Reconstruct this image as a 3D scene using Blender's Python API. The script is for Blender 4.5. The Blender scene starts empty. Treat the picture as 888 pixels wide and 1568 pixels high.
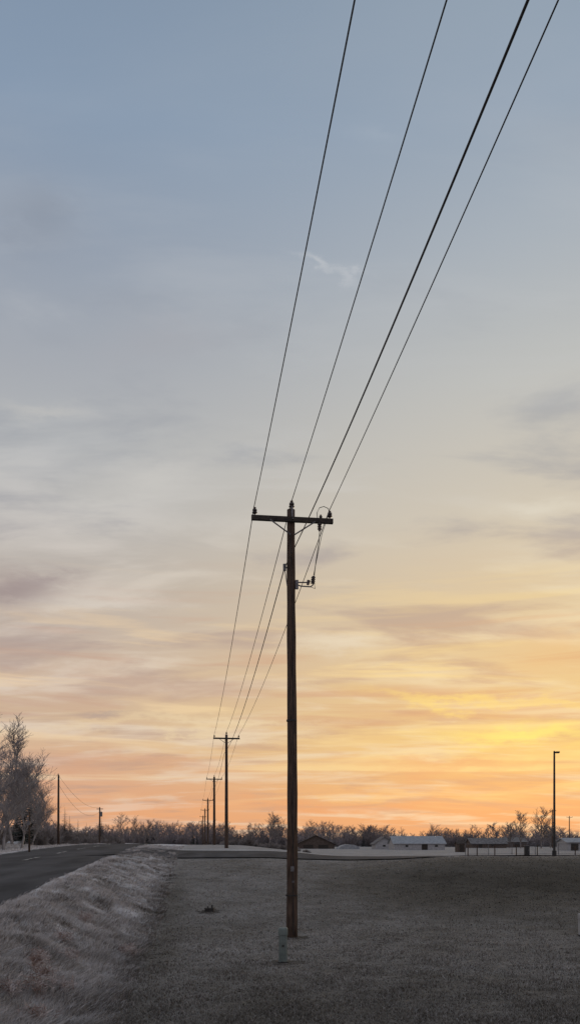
import bpy, math, random
import numpy as np
from mathutils import Vector, Matrix
random.seed(7); RNG=np.random.default_rng(7)
E=2.6; F=1207.0; K=0.12
scene=bpy.context.scene
col=scene.collection
def lin(c):
    return tuple(((v/255)/12.92 if v/255<=0.04045 else ((v/255+0.055)/1.055)**2.4) for v in c)

# ------------------------------------------------------------ terrain function
def sst(a,b,x):
    t=np.clip((x-a)/(b-a),0,1); return t*t*(3-2*t)
def R_(y):
    return np.interp(y,[-60,0,20,28.7,40,55,67,81,110,200,450,3000],[.9,.95,1.03,1.38,1.72,2.05,2.25,2.42,2.42,2.1,1.4,.4])
def BL(y):
    return np.interp(y,[-60,1,4,8,11,24,33,41,48,55,67,85,150,400,3000],[1,1,.8,.25,.03,0,.55,1.15,1.52,1.8,2.12,2.28,2.15,1.3,.3])
def BR(y):
    return np.interp(y,[-60,1,4,8,11,22,32,41,60,100,150,400,3000],[1,1,.8,.25,.05,.05,.5,1.0,1.38,1.15,1.05,.8,.2])
def nz(x,y):
    return (np.sin(x*1.9+np.sin(y*.7)*1.5)*np.sin(y*1.3+np.sin(x*.9))*.5+np.sin(x*4.3+y*2.1+1)*np.sin(y*3.7-x*1.2)*.25)
def T(x,y):
    x=np.asarray(x,float); y=np.asarray(y,float)
    s=x+K*y
    b=BL(y)*(1-sst(4,15,s))+BR(y)*sst(4,15,s)
    m=np.where(y>44,np.exp(-((y-44)/13.)**2),np.exp(-((y-44)/9.5)**2))*sst(2,11,x)*.66
    b=b+m
    b=b+nz(x*.35,y*.3)*.05*sst(0,3,s)+sst(8,40,s)*sst(70,20,y)*.15
    r=R_(y)
    t=sst(-4.75,-1.1,s+ .22*np.sin(y*.9)+.13*np.sin(y*2.3+1)+.06*np.sin(y*5.1))
    z=(r-.05)*(1-t)+b*t
    slopem=np.clip(sst(-4.7,-3.8,s)*(1-sst(-1.9,-.8,s)),0,1)*sst(80,40,y)
    z=z+slopem*(nz(x*.9,y*.8)*.13+np.sin(y*3.1+s*1.5+np.sin(y*1.1))*.04)
    z=np.where(s<-4.96, r-.05, z)
    l=sst(-12.2,-15,s)*(-.25)+sst(-15,-24,s)*(.75)
    z=np.where(s<-12,r-.05+l,z)
    return z
def frost_tone(x,y):
    s=x+K*y
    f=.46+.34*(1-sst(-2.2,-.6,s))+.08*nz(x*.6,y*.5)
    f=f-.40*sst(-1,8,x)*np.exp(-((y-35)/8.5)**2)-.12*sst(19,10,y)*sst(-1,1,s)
    f=f-.12*np.exp(-((s+1.0)/.5)**2)*sst(50,30,y)  # darker band along the ditch toe
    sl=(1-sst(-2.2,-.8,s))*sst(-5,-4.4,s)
    f=f+sl*.14*np.sin(y*3.1+s*1.5+np.sin(y*1.1)+1.2)*np.clip(sst(60,15,y),0,1)  # paler and darker stripes following the embankment gullies
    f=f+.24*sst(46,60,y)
    f=f+.2*np.exp(-((s+4.75)/.3)**2)+.35*np.exp(-((s+12.9)/.9)**2)  # paler band on the embankment crest; frosted left verge
    return np.clip(f,0.02,1)

# ------------------------------------------------------------ helpers
def new_mat(name,rough=.9,spec=.2):
    m=bpy.data.materials.new(name); m.use_nodes=True
    nt=m.node_tree; b=nt.nodes["Principled BSDF"]
    b.inputs["Roughness"].default_value=rough
    b.inputs["Specular IOR Level"].default_value=spec
    return m,nt,b
def noise_mat(name,c1,c2,scale=5,rough=.9,spec=.2,stretch=(1,1,1),metal=0,bump=0,detail=6,lo=.35,hi=.65):
    m,nt,b=new_mat(name,rough,spec)
    tc=nt.nodes.new("ShaderNodeTexCoord"); mp=nt.nodes.new("ShaderNodeMapping")
    mp.inputs["Scale"].default_value=stretch
    nt.links.new(tc.outputs["Object"],mp.inputs[0])
    n=nt.nodes.new("ShaderNodeTexNoise"); n.inputs["Scale"].default_value=scale; n.inputs["Detail"].default_value=detail
    nt.links.new(mp.outputs[0],n.inputs["Vector"])
    r=nt.nodes.new("ShaderNodeValToRGB")
    r.color_ramp.elements[0].position=lo; r.color_ramp.elements[0].color=(*c1,1)
    r.color_ramp.elements[1].position=hi; r.color_ramp.elements[1].color=(*c2,1)
    nt.links.new(n.outputs["Fac"],r.inputs[0]); nt.links.new(r.outputs[0],b.inputs["Base Color"])
    b.inputs["Metallic"].default_value=metal
    if bump:
        bp=nt.nodes.new("ShaderNodeBump"); bp.inputs["Strength"].default_value=bump; bp.inputs["Distance"].default_value=.02
        nt.links.new(n.outputs["Fac"],bp.inputs["Height"]); nt.links.new(bp.outputs[0],b.inputs["Normal"])
    return m
class MB:
    def __init__(s): s.v=[];s.f=[];s.n=0
    def add(s,v,f):
        v=np.asarray(v,float).reshape(-1,3); s.v.append(v)
        for q in f: s.f.append(tuple(int(i)+s.n for i in q))
        s.n+=len(v)
    def box(s,c,d,rot=None,bev=0):
        hx,hy,hz=d[0]/2,d[1]/2,d[2]/2
        v=np.array([[i,j,k] for i in(-hx,hx) for j in(-hy,hy) for k in(-hz,hz)])
        if rot is not None: v=v@np.array(rot).T
        s.add(v+np.array(c),[(0,1,3,2),(4,6,7,5),(0,4,5,1),(2,3,7,6),(0,2,6,4),(1,5,7,3)])
    def tube(s,pts,rad,n=8,cap=True):
        pts=[np.array(p,float) for p in pts]
        if not hasattr(rad,'__len__'): rad=[rad]*len(pts)
        vs=[]
        for i,p in enumerate(pts):
            a=pts[max(i-1,0)]; b=pts[min(i+1,len(pts)-1)]
            d=b-a; L=np.linalg.norm(d); d=d/L if L>0 else np.array([0,0,1.])
            up=np.array([0,0,1.]) if abs(d[2])<.9 else np.array([1.,0,0])
            u=np.cross(d,up); u/=np.linalg.norm(u); w=np.cross(d,u)
            for k in range(n):
                t=2*math.pi*k/n; vs.append(p+rad[i]*(u*math.cos(t)+w*math.sin(t)))
        fs=[]
        for i in range(len(pts)-1):
            for k in range(n):
                fs.append((i*n+k,i*n+(k+1)%n,(i+1)*n+(k+1)%n,(i+1)*n+k))
        if cap:
            fs.append(tuple(range(n))[::-1]); fs.append(tuple((len(pts)-1)*n+k for k in range(n)))
        s.add(vs,fs)
    def mesh(s,name,mat,smooth=False):
        me=bpy.data.meshes.new(name)
        v=np.concatenate(s.v) if s.v else np.zeros((0,3))
        me.from_pydata(v.tolist(),[],s.f); me.materials.append(mat); me.update()
        if smooth: me.polygons.foreach_set("use_smooth",[True]*len(me.polygons))
        return me
    def obj(s,name,mat,parent=None,loc=(0,0,0),smooth=False):
        o=bpy.data.objects.new(name,s.mesh(name,mat,smooth)); col.objects.link(o); o.location=loc
        if parent: o.parent=parent
        return o
def empty(name,loc=(0,0,0),rotz=0):
    e=bpy.data.objects.new(name,None); e.empty_display_size=.3; col.objects.link(e); e.location=loc; e.rotation_euler=(0,0,rotz); return e
def raw_mesh(name,verts,tris,mat,attr=None):
    me=bpy.data.meshes.new(name); nv=len(verts); nf=len(tris); k=tris.shape[1]
    me.vertices.add(nv); me.vertices.foreach_set("co",verts.astype(np.float32).ravel())
    me.loops.add(nf*k); me.loops.foreach_set("vertex_index",tris.astype(np.int32).ravel())
    me.polygons.add(nf); me.polygons.foreach_set("loop_start",np.arange(0,nf*k,k,dtype=np.int32))
    me.polygons.foreach_set("loop_total",np.full(nf,k,dtype=np.int32))
    me.update(calc_edges=True)
    if attr:
        for n,a in attr.items():
            at=me.attributes.new(n,'FLOAT','POINT'); at.data.foreach_set("value",a.astype(np.float32))
    me.materials.append(mat); me.validate()
    return me
def link(name,me,loc=(0,0,0),parent=None,rotz=0,sc=1):
    o=bpy.data.objects.new(name,me); col.objects.link(o); o.location=loc; o.rotation_euler=(0,0,rotz); o.scale=(sc,sc,sc)
    if parent: o.parent=parent
    return o

# ------------------------------------------------------------ materials
wood=noise_mat("weathered_pole_wood",(.03,.023,.019),(.135,.095,.072),6,.9,.12,(9,9,.35),bump=.7)
armwood=noise_mat("crossarm_wood",(.03,.027,.025),(.07,.06,.05),8,.9,.15,(1,6,6))
steel=noise_mat("galvanised_steel",(.10,.10,.105),(.2,.2,.21),20,.55,.4,metal=.4)
porc=noise_mat("brown_porcelain",(.03,.022,.02),(.07,.05,.045),10,.35,.5)
wiremat=noise_mat("aged_conductor",(.02,.02,.022),(.045,.045,.048),30,.7,.3)
pedm=noise_mat("green_pedestal_plastic",(.12,.145,.135),(.18,.215,.20),7,.6,.3)
darkm=noise_mat("dark_plastic",(.02,.02,.02),(.05,.048,.045),9,.7,.3)
whitem=noise_mat("white_painted_siding",(.30,.30,.305),(.42,.42,.425),3,.7,.3)
roofm=noise_mat("frosted_metal_roof",(.26,.27,.285),(.38,.39,.405),2,.7,.2)
broofm=noise_mat("brown_shingle_roof",(.05,.04,.035),(.09,.075,.065),3,.9,.1)
froofm=noise_mat("frosted_shingle_roof",(.13,.12,.115),(.25,.235,.23),1.5,.9,.1)
brownm=noise_mat("brown_siding",(.08,.062,.052),(.13,.105,.09),3,.9,.1)
glassm=noise_mat("dark_window_glass",(.01,.012,.015),(.03,.032,.035),3,.15,.5)
barkm=noise_mat("frosted_bark",(.16,.138,.126),(.31,.28,.265),3,.95,.1)
barkw=noise_mat("hoar_frost_twigs",(.24,.22,.218),(.44,.415,.41),.8,.95,.1)
farm=noise_mat("distant_hazed_frosted_twigs",(.17,.148,.145),(.36,.32,.325),.05,.95,.05)  # frosted twigs, with distance haze put into the colour as a paler tone
conm=noise_mat("conifer_needles",(.035,.043,.036),(.10,.11,.098),1.2,.95,.1)
bushm=noise_mat("frosted_brush",(.13,.112,.102),(.34,.31,.30),.7,.95,.1)

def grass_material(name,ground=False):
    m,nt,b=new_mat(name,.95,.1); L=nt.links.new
    at=nt.nodes.new("ShaderNodeAttribute"); at.attribute_name="frost_tone"
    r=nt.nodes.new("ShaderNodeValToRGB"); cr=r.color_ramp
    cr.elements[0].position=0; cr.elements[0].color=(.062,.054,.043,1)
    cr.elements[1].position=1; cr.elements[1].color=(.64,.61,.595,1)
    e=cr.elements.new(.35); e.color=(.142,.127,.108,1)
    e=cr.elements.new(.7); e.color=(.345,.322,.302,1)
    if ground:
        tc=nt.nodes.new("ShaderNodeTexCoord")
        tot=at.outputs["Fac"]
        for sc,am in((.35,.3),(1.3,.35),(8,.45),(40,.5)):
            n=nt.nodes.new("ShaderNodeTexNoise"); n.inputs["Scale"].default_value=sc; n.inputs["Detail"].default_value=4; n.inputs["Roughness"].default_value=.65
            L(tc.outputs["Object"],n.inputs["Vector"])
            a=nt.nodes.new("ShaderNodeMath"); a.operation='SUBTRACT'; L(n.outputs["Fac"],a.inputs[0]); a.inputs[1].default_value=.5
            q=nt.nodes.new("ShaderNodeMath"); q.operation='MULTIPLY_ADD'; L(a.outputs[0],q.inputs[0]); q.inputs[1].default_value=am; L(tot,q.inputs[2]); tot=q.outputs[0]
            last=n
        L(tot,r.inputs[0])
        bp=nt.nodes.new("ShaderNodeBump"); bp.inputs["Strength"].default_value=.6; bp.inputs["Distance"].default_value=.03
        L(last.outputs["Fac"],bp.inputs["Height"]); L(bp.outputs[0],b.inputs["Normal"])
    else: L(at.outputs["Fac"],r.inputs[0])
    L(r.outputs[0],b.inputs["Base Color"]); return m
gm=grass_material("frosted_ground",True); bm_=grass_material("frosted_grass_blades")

# ------------------------------------------------------------ ground sheet
ss=list(np.linspace(-12,-4.96,16))
ss+=list(np.arange(-4.85,3,.12)); ss+=list(np.arange(3,30,.4))
v=30; st=.5
while v<2500: v+=st; st*=1.09; ss.append(v)
v=-12; st=.12
while v>-2500: v-=st; st*=1.08; ss.append(v)
ss=np.array(sorted(ss))
ys=[]; v=-40
while v<3500:
    ys.append(v)
    v+= 2 if v<6 else (.16 if v<30 else (.3 if v<66 else max(.6,(v-60)*.03+.5)))
ys=np.array(ys)
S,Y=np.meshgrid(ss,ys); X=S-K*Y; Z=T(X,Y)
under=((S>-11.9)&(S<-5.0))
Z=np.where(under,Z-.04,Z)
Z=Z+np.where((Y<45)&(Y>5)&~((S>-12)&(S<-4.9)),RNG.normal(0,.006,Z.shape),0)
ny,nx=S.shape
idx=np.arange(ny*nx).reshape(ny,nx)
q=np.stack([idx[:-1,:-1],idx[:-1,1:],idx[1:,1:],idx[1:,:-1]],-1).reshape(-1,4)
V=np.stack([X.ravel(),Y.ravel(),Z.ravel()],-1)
me=raw_mesh("ground",V,q,gm,{"frost_tone":frost_tone(X,Y).ravel()})
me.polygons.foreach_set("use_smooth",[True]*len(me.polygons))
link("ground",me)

# ------------------------------------------------------------ road
asph,nt,b=new_mat("asphalt",.95,.08)
tc=nt.nodes.new("ShaderNodeTexCoord"); n1=nt.nodes.new("ShaderNodeTexNoise"); n1.inputs["Scale"].default_value=.8; n1.inputs["Detail"].default_value=8
n2=nt.nodes.new("ShaderNodeTexNoise"); n2.inputs["Scale"].default_value=60
mp=nt.nodes.new("ShaderNodeMapping"); mp.inputs["Scale"].default_value=(1,.25,1); mp.inputs["Rotation"].default_value=(0,0,-.12)
nt.links.new(tc.outputs["Object"],mp.inputs[0]); nt.links.new(mp.outputs[0],n1.inputs["Vector"]); nt.links.new(tc.outputs["Object"],n2.inputs["Vector"])
mx=nt.nodes.new("ShaderNodeMath"); mx.operation='MULTIPLY_ADD'; mx.inputs[1].default_value=.35
nt.links.new(n2.outputs["Fac"],mx.inputs[0]); nt.links.new(n1.outputs["Fac"],mx.inputs[2])
r=nt.nodes.new("ShaderNodeValToRGB"); r.color_ramp.elements[0].position=.4; r.color_ramp.elements[0].color=(.04,.039,.04,1)
r.color_ramp.elements[1].position=.95; r.color_ramp.elements[1].color=(.12,.116,.118,1)
nt.links.new(mx.outputs[0],r.inputs[0]); nt.links.new(r.outputs[0],b.inputs["Base Color"])
def strip(name,s0,s1,y0,y1,mat,dz,ns=8,dy=1.,jit=0):
    yy=np.arange(y0,y1+dy*.5,dy) if y1-y0<400 else np.concatenate([np.arange(y0,100,1),np.geomspace(100,y1,80)])
    sv=np.linspace(s0,s1,ns)
    S,Y=np.meshgrid(sv,yy)
    if jit:
        S=S.copy(); S[:,0]+=RNG.uniform(-jit,jit,len(yy)); S[:,-1]+=RNG.uniform(-jit,jit,len(yy))
    X=S-K*Y; crown=.06*(1-((S+8.48)/3.52)**2)
    Z=R_(Y)-.05+dz+np.clip(crown,0,1)
    i=np.arange(S.size).reshape(S.shape)
    q=np.stack([i[:-1,:-1],i[:-1,1:],i[1:,1:],i[1:,:-1]],-1).reshape(-1,4)
    return raw_mesh(name,np.stack([X.ravel(),Y.ravel(),Z.ravel()],-1),q,mat)
link("road",strip("road",-12.03,-4.93,-40,1500,asph,.012,ns=11,jit=.07))
paint=noise_mat("worn_frosted_lane_paint",(.09,.085,.08),(.56,.53,.48),2.6,.8,.2,(1,.5,1),lo=.42,hi=.56,detail=9)
mk=empty("road_marking")
for i,yy in enumerate(np.arange(-6,120,9.0)):
    o=link("dash_%d"%i,strip("dash",-8.56,-8.40,yy,yy+4,paint,.020,ns=2,dy=.5,jit=.05),parent=mk)
o=link("edge_line",strip("edge_line",-11.78,-11.63,-20,160,paint,.018,ns=2,jit=.01),parent=mk)
def sheet(name,x0,x1,y0f,y1f,mat,dz,nx=90,ny=10,zf=None):
    xs=np.linspace(x0,x1,nx); V=[]
    for x in xs:
        for t in np.linspace(0,1,ny):
            y=y0f(x)*(1-t)+y1f(x)*t
            V.append((x,y,float(T(x,y))+dz+.05))
    i=np.arange(nx*ny).reshape(nx,ny)
    q=np.stack([i[:-1,:-1],i[1:,:-1],i[1:,1:],i[:-1,1:]],-1).reshape(-1,4)
    return raw_mesh(name,np.array(V),q,mat)
fl=lambda x: 5*math.exp(-max(0,(x+11.7))/2.2)
link("side_road",sheet("side_road",-11.7,70,lambda x:50-fl(x),lambda x:59+fl(x),asph,.02,nx=140,ny=18))
grav=noise_mat("frosted_gravel",(.28,.265,.25),(.55,.53,.51),9,.95,.1)
link("gravel_shoulder",sheet("gravel_shoulder",-10,70,lambda x:59.3+fl(x)*.9,lambda x:62+fl(x),grav,.0,nx=120,ny=5))

# ------------------------------------------------------------ grass blades
def blades(name,n,x,y,h,w,lean=.5,fr=None,clump=None,tip=.18):
    z=T(x,y)
    a=RNG.uniform(0,2*np.pi,n); wx=np.cos(a)*w/2; wy=np.sin(a)*w/2
    lx=RNG.normal(0,lean,n)*h; ly=RNG.normal(0,lean,n)*h
    if clump is not None: lx+=clump[0]*h; ly+=clump[1]*h
    z0=z-.02
    A=np.stack([x-wx,y-wy,z0],-1);B=np.stack([x+wx,y+wy,z0],-1)
    C=np.stack([x+lx*.4+wx*.7,y+ly*.4+wy*.7,z+h*.6],-1);D=np.stack([x+lx*.4-wx*.7,y+ly*.4-wy*.7,z+h*.6],-1)
    G=np.stack([x+lx,y+ly,z+h],-1)
    V=np.stack([A,B,C,D,G],1).reshape(-1,3); i=np.arange(n)*5
    tr=np.concatenate([np.stack([i,i+1,i+2],-1),np.stack([i,i+2,i+3],-1),np.stack([i+3,i+2,i+4],-1)])
    f=frost_tone(x,y) if fr is None else fr
    f=f+RNG.normal(0,.13,n)
    ff=np.stack([f-.10,f-.10,f+.04,f+.04,f+tip],1).ravel()
    return raw_mesh(name,V,tr,bm_,{"frost_tone":np.clip(ff,0,1)})
n=200000
y=9/(1-RNG.uniform(0,1,n)*(1-9/62.)); hw=.43*y+1.5
x=RNG.uniform(-1,1,n)*hw; s=x+K*y
k=(s>-1.8)&~((y>49.5)&(y<62)); x=x[k];y=y[k]; n=len(x)
pat=np.clip(.5+nz(x*1.7,y*1.7),.1,1)
h=RNG.uniform(.015,.05,n)*(.5+pat); w=.006+.0006*y
link("lawn_grass",blades("lawn_grass",n,x,y,h,w,.9))
def tuss(name,nc,per,y0,y1,s0,s1,hh,le,down=.9,spread=.12,cv=.09,tip=.28):
    cy=y0/(1-RNG.uniform(0,1,nc)*(1-y0/y1)); cs=RNG.uniform(s0,s1,nc); cx=cs-K*cy
    sz=RNG.uniform(.4,1.2,nc)*np.clip(.75+.8*nz(cx*1.6,cy*1.2),.25,1.4)
    bx=np.repeat(cx,per);by=np.repeat(cy,per);bs=np.repeat(sz,per); n=len(bx)
    r=RNG.normal(0,spread,(2,n)); x=bx+r[0]; y=by+r[1]
    h=RNG.uniform(.4,1.1,n)*hh*bs
    ll=RNG.normal(0,.35,(2,nc)); c=(np.repeat(ll[0],per)+down,np.repeat(ll[1],per)-.2)
    f=frost_tone(x,y)+np.repeat(RNG.normal(0,cv,nc),per)
    return blades(name,n,x,y,h,.005+.0006*y,le,f,c,tip)
link("embankment_grass",tuss("embankment_grass",8000,26,7.5,75,-4.8,-1.2,.16,.4,.9,.10,.15,.34))
link("verge_grass",tuss("verge_grass",3500,16,25,120,-19,-12.3,.2,.5,.2))
link("lawn_tuft_grass",tuss("lawn_tuft_grass",900,14,10,60,-1.3,16,.05,.8,.2,.08,.12,.2))
def weed(name,x,y,hgt,n):
    z=float(T(x,y)); m=MB()
    for i in range(n):
        a=random.uniform(0,6.28); l=random.uniform(.5,1)*hgt; d=random.uniform(.1,.55)
        p=[np.array([x+random.gauss(0,.1),y+random.gauss(0,.1),z-.02])]
        for j in range(4): p.append(p[-1]+np.array([math.cos(a)*d*(j*.3),math.sin(a)*d*(j*.3),1])*l/4)
        m.tube(p,[.005,.004,.003,.003,.002],3,False)
        for j in (2,3,4):
            for kk in range(3):
                e=p[j]+np.array([random.gauss(0,.05),random.gauss(0,.05),random.uniform(0,.06)])
                m.tube([p[j],e],[.003,.005],3,False)
    return m.obj(name,weedm)
weedm=noise_mat("dry_weed",(.22,.14,.11),(.58,.52,.5),6)
for (wx,wy,wh) in((-3.75,11.6,.34),(-3.95,12.6,.3),(-3.5,12.1,.26),(-4.3,15.5,.28),(-4.5,14,.3),(-3.3,10.2,.26),(-3.6,17.5,.25),(-4.9,17,.3),(-5.2,20,.28),(-4.2,13.2,.3),(-4.0,11.2,.28)):
    weed("dry_weed",wx,wy,wh,24)

# ------------------------------------------------------------ utility poles
def polepos(d): return (2.65-K*d, d)
ANG=math.atan(K)
def insulator(m,x,y,z,sc=1.):
    m.tube([(x,y,z),(x,y,z+.04*sc),(x,y,z+.05*sc),(x,y,z+.09*sc),(x,y,z+.10*sc),(x,y,z+.15*sc),(x,y,z+.17*sc),(x,y,z+.21*sc)],
        [.03*sc,.085*sc,.085*sc,.045*sc,.075*sc,.07*sc,.035*sc,.045*sc],10)
def utility_pole(d,detail=False,x=None,H=None,arm=True,zt=None,rad=1,near=False):
    if x is None: x,_=polepos(d)
    z0=float(T(x,d)); top=(11.75 if zt is None else zt); h=top-z0
    e=empty("utility_pole",(x,d,z0),ANG)
    m=MB(); N=14; pts=[];rr=[]
    for i in range(N+1):
        t=i/N; pts.append((.02*math.sin(t*5)*detail,.0,-.4+t*(h+.4))); rr.append((.158-.05*t+(.006*math.sin(i*2.7) if detail else 0))*rad)
    m.tube(pts,rr,16); m.obj("shaft",wood,e,smooth=True)
    if not arm: return e
    za=h-.33
    m=MB(); m.box((0,-.17,za),(2.24,.10,.125)); m.obj("crossarm",armwood,e)
    m=MB(); g=MB()
    for sx in(-1,1):
        m.tube([(sx*.62,-.23,za-.05),(sx*.05,-.19,za-.42)],.02,5)
        g.tube([(sx*1.03,-.17,za+.06),(sx*1.03,-.17,za+.15)],.014,6)
        insulator(g,sx*1.03,-.17,za+.10,.85)
    m.tube([(0,0,h),(0,0,h+.1)],.02,6); insulator(g,0,0,h+.05,.95)
    m.box((0,-.10,h-.1),(.05,.03,.3))
    m.tube([(0,-.26,za),(0,.16,za)],.016,6)
    m.obj("braces",steel,e); g.obj("insulators",porc,e,smooth=False)
    m=MB(); zn=10.15-z0
    if detail:
        m.tube([(-.11,-.02,zn),(-.22,-.04,zn)],.02,6); m.tube([(-.2,-.04,zn-.09),(-.2,-.04,zn+.09)],.045,8)
        m.tube([(-.13,-.03,zn-.5),(-.17,-.03,zn-.2),(-.22,-.04,zn)],.012,5)
        m.obj("neutral_bracket",steel,e)
        m=MB(); insulator(m,.78,-.17,za+.04,.6)
        m.tube([(.74,-.2,za-.08),(.74,-.22,za-.2),(.74,-.22,za-.3)],[.035,.045,.03],8)
        for k in range(3): m.tube([(.74,-.22,za-.12-k*.06),(.74,-.22,za-.14-k*.06)],[.065,.05],8)
        m.obj("fuse_cutout",porc,e)
        m=MB(); zb=za-1.75
        m.tube([(.1,-.1,zb),(.25,-.14,zb-.05),(.5,-.18,zb-.07),(.58,-.18,zb+.0)],.018,6)
        m.tube([(.10,-.1,zb+.06),(.40,-.16,zb+.05)],.018,6)
        m.box((.13,-.1,zb),(.08,.08,.24))
        m.obj("arrester_bracket",steel,e)
        m=MB(); m.tube([(.56,-.18,zb+.02),(.58,-.18,zb+.22)],.042,8)
        for k in range(4): m.tube([(.56+.005*k,-.18,zb+.03+k*.05),(.56+.005*k,-.18,zb+.05+k*.05)],[.065,.05],8)
        m.tube([(.42,-.18,zb-.02),(.45,-.18,zb+.10)],[.035,.05],8)
        m.obj("surge_arrester",porc,e)
        m=MB()
        m.tube([(1.03,-.17,za+.24),(.98,-.2,za+.34),(.86,-.22,za+.38),(.74,-.22,za+.34),(.67,-.22,za+.2),(.68,-.22,za+.05),(.72,-.22,za-.06)],.010,5)
        m.tube([(.74,-.24,za-.3),(.72,-.24,za-.6),(.66,-.22,za-1.0),(.62,-.2,za-1.3),(.60,-.18,za-1.52)],.011,5)
        m.tube([(1.0,-.2,za+.2),(.9,-.22,za-.1),(.8,-.24,za-.4),(.72,-.22,za-.8),(.64,-.2,za-1.2),(.58,-.18,za-1.5)],.008,5)
        m.tube([(.5,-.18,zb-.07),(.62,-.18,zb-.12),(.6,-.18,zb+.1)],.010,5)
        m.obj("jumper_wires",wiremat,e)
        m=MB(); m.tube([(.03,-.165,.1),(.02,-.145,3),(.03,-.13,6),(.02,-.115,9),(-.05,-.115,za-.4)],.009,5)
        m.obj("ground_wire",wiremat,e)
        m=MB(); m.box((.0,-.158,1.9),(.09,.012,.14)); m.box((.02,-.155,1.55),(.06,.012,.05)); m.obj("pole_tag",steel,e)
        m=MB(); m.tube([(0,0,5.95),(0,0,6.0)],.145,16); m.tube([(0,0,1.15),(0,0,1.19)],.168,16); m.obj("strap",darkm,e)
    return e
PD=[-25.3,21.7,67,110,165,215,270,330,400]
for i,d in enumerate(PD):
    utility_pole(d,detail=(d==21.7),rad=1.0 if d<100 else 1.25)
lines=empty("power_lines")
att={"left":(-1.03,11.70),"middle":(0.0,12.0),"right":(1.03,11.70),"neutral":(-.2,10.15)}
sag0={"left":.82,"middle":.62,"right":.70,"neutral":1.5}
for nm,(off,z) in att.items():
    m=MB(); P=[]
    for a,b in zip(PD[:-1],PD[1:]):
        S=sag0[nm] if a<0 else (.55 if nm!="neutral" else .8)
        ns=40 if a<70 else 12
        for j in range(ns):
            t=j/ns; d=a+(b-a)*t; x,_=polepos(d)
            c=1/math.sqrt(1+K*K)
            P.append((x+off*c,d+off*K*c-(.17 if nm in("left","right") else 0),z-4*S*t*(1-t)))
    rad=.0098 if nm!="neutral" else .0125
    m.tube(P,[rad*(1 if p[1]<21 else 1.2) for p in P],6,False)
    m.obj("conductor_"+nm,wiremat,lines)
def wire(name,p0,p1,sag,r,par=None):
    m=MB(); m.tube([tuple(np.array(p0)*(1-t)+np.array(p1)*t-np.array([0,0,4*sag*t*(1-t)])) for t in np.linspace(0,1,16)],r,5,False)
    return m.obj(name,wiremat,par)

def ux(u,d): return (u-444)/F*d
def vz(v,d): return E+(1290-v)/F*d
def gd(x,y): return float(T(x,y))
def plain_pole(name,u,vt,d,rad=.13,extra=None):
    x=ux(u,d); z0=gd(x,d); h=vz(vt,d)-z0
    e=empty(name,(x,d,z0)); m=MB(); m.tube([(0,0,-.3),(0,0,h*.5),(.02,0,h)],[rad*1.15,rad,rad*.8],10); m.obj("shaft",wood,e,smooth=True)
    m=MB()
    if extra=="cap":
        m.tube([(0,0,h),(0,0,h+.15)],.05,6); m.box((0,-.1,h-.4),(.1,.05,.25))
    elif extra=="xfmr":
        m.tube([(.25,0,h-1.6),(.25,0,h-.8)],.24,10); m.box((.05,0,h-.3),(1.1,.1,.12)); m.tube([(.25,0,h-.8),(.25,0,h-.55)],.05,6)
    else: m.box((0,-.12,h*.72),(.22,.05,.25)); m.tube([(0,0,h),(0,0,h+.05)],.07,8)
    m.obj("hardware",steel,e); return e,(x,d,z0+h)
e1,t1=plain_pole("service_pole",90,1187,88,.12,"cap")
e2,t2=plain_pole("service_pole",153,1236,135,.13,"xfmr")
e3,t3=plain_pole("sign_post",45.5,1243,52,.06,None)
wl=empty("service_wires")
wire("span_1",t1,t2,1.2,.014,wl); wire("span_2",(t1[0],t1[1],t1[2]-1),(t2[0],t2[1],t2[2]-.8),1.8,.014,wl)
wire("span_3",t1,(-60,60,11),.8,.014,wl)
for u,vt,d in((845,1240,240),(871,1250,280)):
    utility_pole(d,x=ux(u,d),zt=vz(vt,d),rad=1.3)
def light_pole(u,d,vt):
    x=ux(u,d); z0=gd(x,d); h=vz(vt,d)-z0
    e=empty("street_lamp",(x,d,z0))
    m=MB(); m.tube([(0,0,-.2),(0,0,.5),(0,0,.52),(0,0,h)],[.17,.17,.10,.07],12); m.obj("shaft",darkm,e,smooth=False)
    m=MB(); m.tube([(0,0,h-.12),(.2,0,h-.06)],.03,6); m.box((.25,0,h-.04),(.28,.28,.10)); m.box((.26,0,h-.105),(.22,.2,.03)); m.tube([(0,0,h),(0,0,h+.06)],[.08,.04],8)
    m.obj("lamp_head",darkm,e)
light_pole(848,62,1151)

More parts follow.
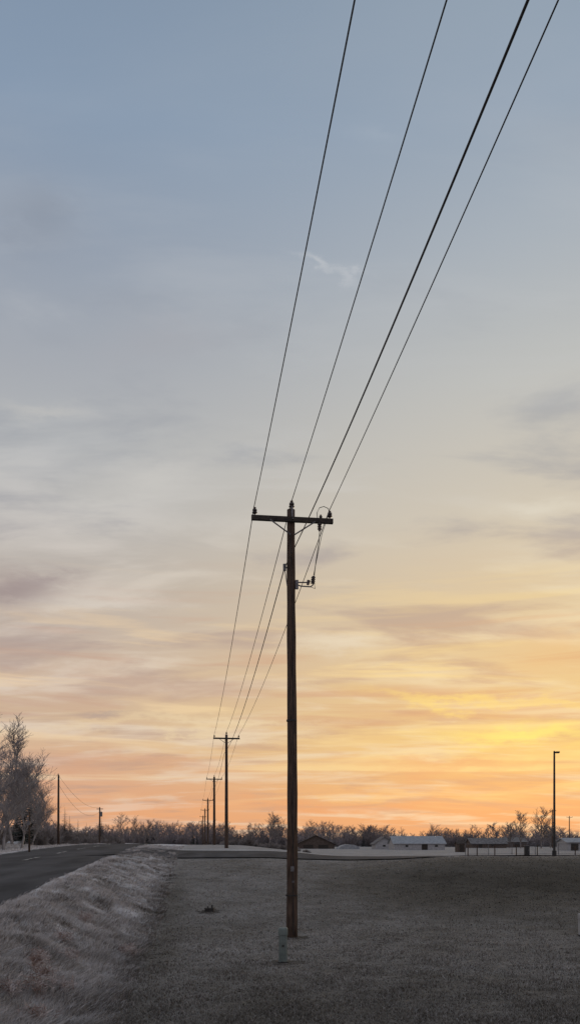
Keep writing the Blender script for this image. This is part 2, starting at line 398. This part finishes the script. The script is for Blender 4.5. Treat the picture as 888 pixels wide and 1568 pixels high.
# ------------------------------------------------------------ pedestals and small furniture
def pedestal(u,d,h,w,mat,name="utility_pedestal"):
    x=ux(u,d); z0=gd(x,d); e=empty(name,(x,d,z0))
    m=MB()
    def rr(z,hw,hd,r=.03):
        out=[]
        for cx,cy,a0 in((hw-r,hd-r,0),(-hw+r,hd-r,90),(-hw+r,-hd+r,180),(hw-r,-hd+r,270)):
            for k in range(4):
                a=math.radians(a0+k*30); out.append((cx+r*math.cos(a),cy+r*math.sin(a),z))
        return out
    def loft(ls):
        V=[];n=len(ls[0]); 
        for l in ls: V+=l
        f=[(i*n+k,i*n+(k+1)%n,(i+1)*n+(k+1)%n,(i+1)*n+k) for i in range(len(ls)-1) for k in range(n)]
        f.append(tuple((len(ls)-1)*n+k for k in range(n))); m.add(V,f)
    w2=w/2
    loft([rr(-.1,w2*.94,w2*.94),rr(h-.15,w2*.94,w2*.94)]); o=m.obj("body",mat,e)
    m=MB()
    loft([rr(h-.16,w2,w2),rr(h-.155,w2*1.06,w2*1.06),rr(h-.03,w2*1.06,w2*1.06),rr(h,w2*.9,w2*.9)]); m.obj("cap",mat,e)
    m=MB(); loft([rr(-.05,w2*1.25,w2*1.25),rr(.04,w2*1.2,w2*1.2),rr(.045,w2,w2)]); m.obj("base",darkm,e)
    m=MB(); m.box((0,-w2*.94-.004,h*.5),(w*.25,.008,.04)); m.obj("label",darkm,e)
    return e
pedestal(433.5,16.9,.76,.19,pedm)
pedestal(890,21.5,.62,.17,whitem)
soil=noise_mat("dark_soil",(.04,.034,.028),(.14,.125,.11),8,.95,.1)
def patch(name,x,y,rx,ry):
    V=[(x,y,gd(x,y)+.03)]; n=24
    for k in range(n):
        a=2*math.pi*k/n; q=random.uniform(.7,1.15); px=x+rx*q*math.cos(a); py=y+ry*q*math.sin(a); V.append((px,py,gd(px,py)+.004))
    m=MB(); m.add(V,[(0,k+1,(k+1)%n+1) for k in range(n)]); m.obj(name,soil)
patch("bare_soil",ux(433.5,16.9),16.9,.5,.5); patch("bare_soil",.05,21.7,.5,.55)
x=ux(321,27.3); z0=gd(x,27.3); e=empty("drain_cover_box",(x,27.3,z0))
m=MB(); m.box((0,0,.05),(.30,.28,.12)); m.box((0,0,.12),(.34,.31,.025)); m.obj("box",darkm,e)
m=MB(); m.tube([(.09,0,.1),(.09,0,.24)],.025,8); m.tube([(-.06,.05,.1),(-.06,.05,.18)],.025,8); m.obj("vent",darkm,e)
patch("bare_soil",x,27.3,.45,.5)

# ------------------------------------------------------------ buildings
def gable(name,u0,u1,d,wallh,roofh,depth,wm,rm,axis='x',doors=(),wins=(),over=.4):
    x0=ux(u0,d);x1=ux(u1,d);w=x1-x0;cx=(x0+x1)/2; z0=gd(cx,d); e=empty(name,(cx,d,z0))
    m=MB(); 
    if axis=='x':
        V=[(-w/2,0,-1),(w/2,0,-1),(w/2,depth,-1),(-w/2,depth,-1),(-w/2,0,wallh),(w/2,0,wallh),(w/2,depth,wallh),(-w/2,depth,wallh),(-w/2,depth/2,wallh+roofh),(w/2,depth/2,wallh+roofh)]
        m.add(V,[(0,1,5,4),(1,2,6,9,5),(2,3,7,6),(3,0,4,8,7)]); m.obj("walls",wm,e)
        m=MB(); o=over; t=.12; k=roofh/(depth/2)
        for sg in(0,1):
            ya=-o if sg==0 else depth+o; zb=wallh-o*k+.03
            V=[(-w/2-o,ya,zb),(w/2+o,ya,zb),(w/2+o,depth/2,wallh+roofh+.03),(-w/2-o,depth/2,wallh+roofh+.03)]
            V+=[(a,b_,c+t) for a,b_,c in V]
            m.add(V,[(0,1,2,3),(4,7,6,5),(0,4,5,1),(1,5,6,2),(3,7,4,0),(2,6,7,3)])
        m.obj("roof",rm,e)
    else:
        V=[(-w/2,0,-1),(w/2,0,-1),(w/2,depth,-1),(-w/2,depth,-1),(-w/2,0,wallh),(w/2,0,wallh),(w/2,depth,wallh),(-w/2,depth,wallh),(0,0,wallh+roofh),(0,depth,wallh+roofh)]
        m.add(V,[(0,1,5,8,4),(1,2,6,5),(2,3,7,9,6),(3,0,4,7)]); m.obj("walls",wm,e)
        m=MB(); o=over; t=.15; k=roofh/(w/2)
        for sg in(-1,1):
            V=[(sg*(w/2+o),-o,wallh-o*k+.03),(sg*(w/2+o),depth+o,wallh-o*k+.03),(0,depth+o,wallh+roofh+.03),(0,-o,wallh+roofh+.03)]
            V+=[(a,b_,c+t) for a,b_,c in V]
            m.add(V,[(0,1,2,3),(4,7,6,5),(0,4,5,1),(1,5,6,2),(3,7,4,0),(2,6,7,3)])
        m.obj("roof",rm,e)
    if wins:
        m=MB()
        for (px,pz,pw,ph) in wins: m.box((px*w,-.03,pz),(pw,.05,ph))
        m.obj("windows",glassm,e)
    if doors:
        m=MB()
        for (px,pw,ph) in doors: m.box((px*w,-.04,ph/2),(pw,.07,ph))
        m.obj("doors",armwood,e)
    return e
gable("brown_garage",455,512,200,1.1,2.2,9,brownm,broofm,'y',doors=((-.2,2.4,1.0),(.2,2.4,1.0)))
gable("white_farm_building",603,681,165,1.3,1.5,9,whitem,roofm,'x',doors=((.1,1.2,1.2),),wins=((-.25,.85,.6,.4),(.33,.85,.6,.4)),over=.3)
gable("white_shed",574,602,185,1.3,1.5,8,whitem,froofm,'y',wins=((0,.8,.6,.4),))
gable("brown_long_house",722,775,230,1.3,1.5,8,brownm,froofm,'x',doors=((-.25,1,1.3),),wins=((.1,.8,.9,.5),))
gable("grey_barn",778,806,260,1.8,1.5,10,brownm,froofm,'x',doors=((0,2,1.6),))
gable("dark_shed",700,713,120,1.2,.35,1.8,brownm,broofm,'x',doors=((0,.6,1.1),),over=.1)
gable("white_garage",868,905,150,1.6,.7,6,whitem,roofm,'x',doors=((-.2,1.4,1.4),),wins=((.2,1,.6,.5),))
x=ux(535,190); z0=gd(x,190); m=MB(); V=[];n=14
for yy in(0,10):
    for k in range(n+1):
        a=math.pi*k/n; V.append((x+2.6*math.cos(a),190+yy,z0-.2+1.3*math.sin(a)))
m.add(V,[(k,k+1,n+2+k,n+1+k) for k in range(n)]+[tuple(range(n+1))]); m.obj("hoop_shelter",roofm)
e=empty("chain_link_fence"); m=MB(); g=MB(); fy=88
xs_=np.arange(ux(712,fy),ux(980,fy),2.6)
for x in xs_:
    z=gd(x,fy); m.tube([(x,fy,z-.2),(x,fy,z+1.25)],.035,6)
for a,b in zip(xs_[:-1],xs_[1:]):
    za,zb=gd(a,fy),gd(b,fy)
    for hh in(1.22,.1): m.tube([(a,fy,za+hh),(b,fy,zb+hh)],.02,5,False)
    for k in range(14):
        t=k/14; xx=a+(b-a)*t; dx=(b-a)/14*5
        g.tube([(xx,fy+.03,za+.1),(min(xx+dx,b),fy+.03,za+1.2)],.003,3,False)
        g.tube([(min(xx+dx,b),fy+.03,za+.1),(xx,fy+.03,za+1.2)],.003,3,False)
m.obj("posts_and_rails",steel,e); g.obj("mesh_wire",steel,e)
for u in(716,730,757,790,806,822,880):
    d=66+random.uniform(-2,6); x=ux(u,d); z=gd(x,d); m=MB(); m.tube([(x,d,z-.2),(x,d,z+.7),(x,d,z+.95),(x,d,z+1.0)],[.05,.045,.045,.03],8); m.obj("fence_post",wood)
x=ux(806,70); z=gd(x,70); e=empty("electrical_cabinet",(x,70,z)); m=MB(); m.box((0,0,.45),(.4,.3,1.0)); m.obj("body",darkm,e); m=MB(); m.box((0,0,.975),(.46,.36,.05)); m.box((.12,-.16,.6),(.03,.02,.2)); m.obj("lid",steel,e)

# ------------------------------------------------------------ trees
def seg(V,Fc,a,b,ra,rb):
    d=b-a; L=np.linalg.norm(d)
    if L<1e-6: return
    d=d/L; up=np.array([0,0,1.]) if abs(d[2])<.9 else np.array([1.,0,0])
    u=np.cross(d,up);u/=np.linalg.norm(u);w=np.cross(d,u); i=len(V)
    for p,r in((a,ra),(b,rb)):
        for k in range(3):
            t=2.0944*k; V.append(p+r*(u*math.cos(t)+w*math.sin(t)))
    for k in range(3):
        j=(k+1)%3; Fc.append((i+k,i+j,i+3+j)); Fc.append((i+k,i+3+j,i+3+k))
def bare_tree(seed,H,levels=3,nb=(16,6,5),thick=1.,spread=1.,minr=.012,base=.22,up=.6):
    rnd=random.Random(seed); V=[];Fc=[]
    def grow(p,d,L,r,lev,steps):
        pts=[p]; dd=d
        for i in range(steps):
            dd=dd+np.array([rnd.gauss(0,.14),rnd.gauss(0,.14),rnd.gauss(0,.08)+(.06 if lev else 0)]); dd/=np.linalg.norm(dd)
            q=pts[-1]+dd*L/steps
            r0=max(minr,r*(1-i/steps*.8)); r1=max(minr,r*(1-(i+1)/steps*.8)); seg(V,Fc,pts[-1],q,r0,r1); pts.append(q)
        if lev<levels:
            n=nb[lev]
            for k in range(n):
                t=(base if lev==0 else .15)+(1-(base if lev==0 else .15))*(k+rnd.random())/n
                ii=min(int(t*steps),steps-1); ft=t*steps-ii; o=pts[ii]*(1-ft)+pts[ii+1]*ft
                a=rnd.uniform(0,6.283); out=np.array([math.cos(a),math.sin(a),0])
                if lev==0: nd=out*spread+np.array([0,0,up+.5*t]); l2=H*(.42*(1-.55*t))*rnd.uniform(.6,1.2)
                else: nd=dd*.75+out*.75+np.array([0,0,rnd.uniform(-.1,.4)]); l2=L*rnd.uniform(.35,.6)
                nd/=np.linalg.norm(nd); grow(o,nd,l2,r*(.45 if lev==0 else .5)*(1-.5*t),lev+1,max(2,steps-2 if lev==0 else steps-1))
    grow(np.array([0,0,-.3]),np.array([0,0,1.]),H*.92,H*.018*thick,0,6)
    return np.array(V),np.array(Fc)
def conifer(seed,H,W):
    rnd=random.Random(seed);V=[];Fc=[]
    seg(V,Fc,np.array([0,0,-.3]),np.array([0,0,H]),H*.018,.02)
    z=H*.08
    while z<H*.985:
        t=z/H; L=W*(1-t)**.85*rnd.uniform(.65,1.15)+.08; n=int(7+6*(1-t))
        for k in range(n):
            a=rnd.uniform(0,6.283); l=L*rnd.uniform(.6,1.1); dr=-.25-.15*rnd.random()+.5*t
            o=np.array([0,0,z]); tip=o+np.array([math.cos(a)*l,math.sin(a)*l,dr*l]); sd=np.array([-math.sin(a),math.cos(a),0])
            for j in range(6):
                f=(j+.6)/6; c=o*(1-f)+tip*f; s=l*.24*(1.2-f*.7)
                for sg in(-1,1):
                    i=len(V); V+= [c-(tip-o)*.1,c+(tip-o)*.14+np.array([0,0,-.1*s]),c+sd*sg*s+(tip-o)*.12+np.array([0,0,rnd.uniform(-.6,.15)*s])]
                    Fc.append((i,i+1,i+2))
        z+=H*.028
    return np.array(V),np.array(Fc)
def brush(seed,W,H,n=500,s=.12):
    rnd=np.random.default_rng(seed); V=[];Fc=[]
    for k in range(n):
        a=rnd.uniform(0,6.28); r=W*math.sqrt(rnd.random())*.5; p=np.array([r*.3*math.cos(a),r*.3*math.sin(a),0]); 
        q=np.array([r*math.cos(a),r*math.sin(a),H*rnd.uniform(.3,1)*(1-.5*(2*r/W)**2)])
        seg(V,Fc,p*.6+q*.4 if k%3 else p,q,s*.12,s*.07)
        for j in range(2): seg(V,Fc,p*.3+q*.7,q+rnd.normal(0,.18,3)*H*.5,s*.09,s*.05)
    return np.array(V),np.array(Fc)
def xf(VF,x,y,z,sc,rot,sz=None):
    V,Fc=VF; c,s=math.cos(rot),math.sin(rot); W=V*np.array([sc,sc,sz or sc])
    return np.stack([W[:,0]*c-W[:,1]*s+x,W[:,0]*s+W[:,1]*c+y,W[:,2]+z],-1),Fc
def joined(name,parts,mat):
    vs=[];fs=[];n=0
    for V,Fc in parts: vs.append(V);fs.append(Fc+n);n+=len(V)
    return link(name,raw_mesh(name,np.concatenate(vs),np.concatenate(fs),mat))
big=[raw_mesh("bare_tree",*bare_tree(s_,10,3,(24,9,8),1.,.95,.0105,.16,.75),barkw) for s_ in(1,2,3)]
for i,(u,d,h) in enumerate(((-30,66,11),(-6,72,11.4),(20,80,10.2),(40,90,9.4),(57,98,8.),(6,64,8.2),(-50,60,10.5),(66,108,6.4),(-16,78,11.6),(32,72,7.2),(48,84,6.6))):
    x=ux(u,d); link("bare_tree",big[i%3],(x,d,gd(x,d)),rotz=i*1.3,sc=h/10)
cm=[raw_mesh("spruce_tree",*conifer(s_,10,1.9),conm) for s_ in(1,2)]
for i,(u,d,h) in enumerate(((37,84,9.2),(48,92,8.2),(100,150,6.6),(107,155,5.2),(120,170,5),(296,240,5.8),(302,250,4.4),(155,170,6.2),(133,165,4.2),(60,110,6.),(26,100,8.5))):
    x=ux(u,d); link("spruce_tree",cm[i%2],(x,d,gd(x,d)),rotz=i,sc=h/10)
med=[raw_mesh("bare_tree",*bare_tree(s_,10,3,(16,7,5),1.1,1.1,.022),barkm) for s_ in(11,12,13)]
for i,(u,d,h) in enumerate(((192,170,6.8),(214,180,6.5),(222,190,6.),(205,185,4.6),(232,200,4.8),(240,210,3.6),(412,290,12.6),(426,300,12.4),(440,300,11),(472,300,10),(655,300,9),(545,310,8),(384,310,9))):
    x=ux(u,d); link("bare_tree",med[i%3],(x,d,gd(x,d)),rotz=i*1.7,sc=h/10)
rnd_=[raw_mesh("bare_tree",*bare_tree(s_,10,3,(20,8,6),1.2,1.0,.02,.18,.75),barkm) for s_ in(21,22)]
for i,(u,d,h) in enumerate(((796,215,9.6),(828,210,10.4),(780,235,7),(842,225,7.5))):
    x=ux(u,d); link("bare_tree",rnd_[i%2],(x,d,gd(x,d)),rotz=i*1.7,sc=h/10)
bt=[brush(i,3,1.6,220,.25) for i in range(4)]
parts=[]
for i in range(260):
    d=random.uniform(55,190); s_=random.uniform(-34,-17.5) if random.random()<.6 else random.uniform(-60,-20)
    x=s_-K*d
    parts.append(xf(random.choice(bt),x,d,gd(x,d)-.1,random.uniform(.7,1.5),random.uniform(0,6)))
joined("roadside_brush",parts,bushm)
parts=[]
for i in range(90):
    d=random.uniform(95,200); s_=random.uniform(5,16); x=s_-K*d
    parts.append(xf(random.choice(bt),x,d,gd(x,d)-.1,random.uniform(.4,.8),random.uniform(0,6)))
joined("field_brush",parts,bushm)
tt=[bare_tree(100+i,10,2,(14,6),1.6,1.1,.045,.2) for i in range(7)]
tb=[brush(50+i,7,5,90,1.1) for i in range(4)]
parts=[];cpart=[]
ct=[conifer(60+i,10,2.2) for i in range(3)]
for i in range(800):
    d=random.uniform(300,520); u=random.uniform(-80,1000)
    x=ux(u,d)*1.05+random.uniform(-5,5)
    prof=1+.16*math.sin(u/37.)+.12*math.sin(u/13.+1)+.15*math.exp(-((u-420)/50)**2)-.12*math.exp(-((u-600)/90)**2)-.15*math.exp(-((u-760)/60)**2)
    h=random.uniform(7.,11)*prof*d/400*.98
    if random.random()<.06: cpart.append(xf(random.choice(ct),x,d,gd(x,d),h/10*.9,random.random()*6))
    else: parts.append(xf(random.choice(tt),x,d,gd(x,d),h/10*1.1,random.random()*6,h/10))
    parts.append(xf(random.choice(tb),x+random.uniform(-6,6),d,gd(x,d)-.3,random.uniform(.7,1.2),random.random()*6))
joined("distant_treeline",parts,farm)
joined("distant_conifers",cpart,noise_mat("distant_needles",(.09,.092,.09),(.15,.15,.145),.05))  # treeline needles paler and greyer, distance haze put into the colour

# ------------------------------------------------------------ world
w=bpy.data.worlds.new("World"); scene.world=w; w.use_nodes=True
w.cycles.sampling_method='NONE'
nt=w.node_tree; nt.nodes.clear(); L=nt.links.new
def M(op,*a,clamp=False):
    n=nt.nodes.new("ShaderNodeMath"); n.operation=op; n.use_clamp=clamp
    for i,q in enumerate(a):
        if isinstance(q,(int,float)): n.inputs[i].default_value=q
        else: L(q,n.inputs[i])
    return n.outputs[0]
def comb(x,y,z):
    n=nt.nodes.new("ShaderNodeCombineXYZ")
    for i,q in enumerate((x,y,z)):
        if isinstance(q,(int,float)): n.inputs[i].default_value=q
        else: L(q,n.inputs[i])
    return n.outputs[0]
def noise(v,sc,det=5,rough=.55,dist=0):
    n=nt.nodes.new("ShaderNodeTexNoise"); L(v,n.inputs["Vector"]); n.inputs["Scale"].default_value=sc
    n.inputs["Detail"].default_value=det; n.inputs["Roughness"].default_value=rough; n.inputs["Distortion"].default_value=dist; return n.outputs["Fac"]
def ss_(v,a,b,c=0,d=1):
    n=nt.nodes.new("ShaderNodeMapRange"); n.interpolation_type='SMOOTHSTEP'; L(v,n.inputs[0])
    for i,q in enumerate((a,b,c,d)): n.inputs[i+1].default_value=q
    return n.outputs[0]
def mix(f,a,b,bt='MIX'):
    n=nt.nodes.new("ShaderNodeMix"); n.data_type='RGBA'; n.blend_type=bt
    if isinstance(f,(int,float)): n.inputs[0].default_value=f
    else: L(f,n.inputs[0])
    for i,q in((6,a),(7,b)):
        if isinstance(q,tuple): n.inputs[i].default_value=(*q,1)
        else: L(q,n.inputs[i])
    return n.outputs[2]
def ramp(v,stops):
    n=nt.nodes.new("ShaderNodeValToRGB"); cr=n.color_ramp
    cr.elements[0].position=stops[0][0]; cr.elements[0].color=(*lin(stops[0][1]),1)
    cr.elements[1].position=stops[-1][0]; cr.elements[1].color=(*lin(stops[-1][1]),1)
    for p,c in stops[1:-1]:
        e=cr.elements.new(p); e.color=(*lin(c),1)
    L(v,n.inputs[0]); return n.outputs[0]
tc=nt.nodes.new("ShaderNodeTexCoord"); sp=nt.nodes.new("ShaderNodeSeparateXYZ"); L(tc.outputs["Generated"],sp.inputs[0])
x,y,z=sp.outputs
zc=M('MAXIMUM',z,0.0)
hor=M('SQRT',M('ADD',M('MULTIPLY',x,x),M('MULTIPLY',y,y)))
hor=M('MAXIMUM',hor,.001)
az=M('DIVIDE',x,hor)
azm=ss_(az,-.36,.36)
fwd=ss_(y,-.4,.25)
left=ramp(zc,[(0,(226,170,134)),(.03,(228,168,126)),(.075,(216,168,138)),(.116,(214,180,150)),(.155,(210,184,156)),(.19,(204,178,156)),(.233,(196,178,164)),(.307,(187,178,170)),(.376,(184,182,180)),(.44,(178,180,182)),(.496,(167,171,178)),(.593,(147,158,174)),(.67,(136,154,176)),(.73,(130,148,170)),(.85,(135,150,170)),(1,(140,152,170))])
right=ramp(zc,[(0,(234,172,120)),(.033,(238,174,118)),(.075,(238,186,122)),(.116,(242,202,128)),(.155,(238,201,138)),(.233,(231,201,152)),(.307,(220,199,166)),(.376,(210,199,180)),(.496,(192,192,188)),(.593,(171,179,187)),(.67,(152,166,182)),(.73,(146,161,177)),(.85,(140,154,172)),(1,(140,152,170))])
base=mix(azm,left,right)
back=ramp(zc,[(0,(190,176,182)),(.15,(186,180,190)),(.4,(172,172,184)),(1,(140,152,170))])  # unseen rear sky and zenith brightened to lift ground and camera-facing sides
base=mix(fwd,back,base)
den=M('ADD',zc,.16)
px=M('DIVIDE',x,den); py=M('DIVIDE',y,den)
P1=comb(M('MULTIPLY',px,.9),M('MULTIPLY',py,2.4),3.3)
c1=noise(P1,1.6,6,.56,.4)
P2=comb(M('MULTIPLY',px,1.1),M('MULTIPLY',py,2.6),9.7)
c2=noise(P2,1.6,6,.56,.3)
lt=ss_(c1,.47,.66); dk=ss_(c2,.49,.68)
lowf=ss_(zc,.80,.25)
warm=mix(azm,lin((226,212,198)),lin((246,226,184)))
hi_col=mix(ss_(zc,.2,.5),warm,lin((196,198,200)))
base=mix(M('MULTIPLY',lt,M('MULTIPLY',M('MULTIPLY',fwd,lowf),.6)),base,hi_col)
dk_col=mix(ss_(zc,.12,.45),mix(azm,lin((180,154,142)),lin((214,168,130))),lin((144,149,160)))
base=mix(M('MULTIPLY',dk,M('MULTIPLY',lowf,.65)),base,dk_col)
P3=comb(M('MULTIPLY',az,2.2),M('MULTIPLY',zc,34.),1.7)
c3=noise(P3,1.3,6,.55,.6)
band=M('MULTIPLY',ss_(zc,.02,.07),ss_(zc,.36,.18))
base=mix(M('MULTIPLY',M('MULTIPLY',ss_(c3,.5,.68),band),.7),base,mix(azm,lin((236,208,172)),lin((254,222,146))))
base=mix(M('MULTIPLY',M('MULTIPLY',ss_(c3,.48,.3),band),.55),base,mix(azm,lin((194,156,138)),lin((220,164,120))))
yy=M('MAXIMUM',y,.05)
wa=M('MULTIPLY',M('SUBTRACT',noise(comb(M('MULTIPLY',az,3.),M('MULTIPLY',zc,9.),5.),2.4,6,.65),.5),1.)
A=M('ADD',M('DIVIDE',x,yy),M('MULTIPLY',wa,.16)); Bv=M('ADD',M('DIVIDE',z,yy),M('MULTIPLY',wa,.09))
gate=M('MULTIPLY',ss_(c1,.25,.6,.55,1.),ss_(y,.05,.3))
def blob(u,v,su,sv,c,k,base,tilt=0):
    a0=(u-444)/F; b0=(1290-v)/F
    da=M('SUBTRACT',A,a0); db=M('SUBTRACT',Bv,b0)
    if tilt: db=M('SUBTRACT',db,M('MULTIPLY',da,tilt))
    da=M('MULTIPLY',da,F/su); db=M('MULTIPLY',db,F/sv)
    e=M('MULTIPLY_ADD',da,da,M('MULTIPLY',db,db))
    g=M('MULTIPLY',M('EXPONENT',M('MULTIPLY',e,-1.)),k)
    return mix(M('MULTIPLY',g,gate),base,lin(c))
for bb in [(800,1128,120,15,(255,231,128),1.0,0),(700,1066,140,8,(253,220,128),.7,-.03),(860,1075,90,7,(252,218,130),.55,0),
    (300,1112,220,7,(236,212,172),.65,0),(860,1000,80,26,(236,190,132),.5,0),(520,985,80,14,(232,216,190),.65,0),
    (20,905,75,34,(160,145,143),.95,.0),(60,890,30,12,(160,146,146),.5,0),(150,925,120,13,(216,206,194),.6,0),
    (225,745,90,36,(206,203,198),.65,.2),(60,630,80,13,(198,196,192),.6,0),(480,402,30,8,(196,199,203),.6,-.25),(535,420,24,8,(194,197,202),.5,-.3),
    (590,200,50,14,(162,174,188),.4,0),(60,330,60,50,(136,144,158),.5,0),(830,775,60,18,(226,218,200),.55,0),(640,1212,180,7,(248,198,128),.5,0),
    (200,1165,170,12,(212,158,128),.5,0),(700,1172,170,10,(232,164,118),.5,0),(480,1235,300,8,(238,166,114),.5,0),(250,1060,160,18,(200,170,148),.5,0),(150,1098,26,4,(172,154,148),.6,0),(250,520,90,36,(168,168,174),.45,0)]:
    base=blob(*bb[:6],base,bb[6])
sky=nt.nodes.new("ShaderNodeTexSky"); sky.sky_type='NISHITA'; sky.sun_disc=False
SE,SA=math.radians(2.5),math.radians(16)
sky.sun_elevation=SE; sky.sun_rotation=SA; sky.air_density=1.2; sky.dust_density=2
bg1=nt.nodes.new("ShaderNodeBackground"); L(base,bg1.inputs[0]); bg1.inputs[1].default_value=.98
bg2=nt.nodes.new("ShaderNodeBackground"); L(sky.outputs[0],bg2.inputs[0]); bg2.inputs[1].default_value=.005
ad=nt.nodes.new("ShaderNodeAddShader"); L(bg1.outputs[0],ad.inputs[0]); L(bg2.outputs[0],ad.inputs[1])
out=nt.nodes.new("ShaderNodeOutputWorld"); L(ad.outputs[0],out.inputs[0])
sl=bpy.data.lights.new("sun","SUN"); sl.energy=.25; sl.angle=math.radians(12); sl.color=(1,.72,.42)
so=bpy.data.objects.new("sun",sl); col.objects.link(so)
d=Vector((math.sin(SA)*math.cos(SE),math.cos(SA)*math.cos(SE),math.sin(SE)))
so.rotation_euler=d.to_track_quat('Z','Y').to_euler()
cd=bpy.data.cameras.new("camera"); cd.sensor_width=36; cd.lens=36*F/1568; cd.shift_y=506/1568; cd.clip_end=8000; cd.clip_start=.1
co=bpy.data.objects.new("camera",cd); col.objects.link(co); co.location=(0,0,E); co.rotation_euler=(math.radians(90),0,0)
scene.camera=co
scene.view_settings.view_transform='Standard'
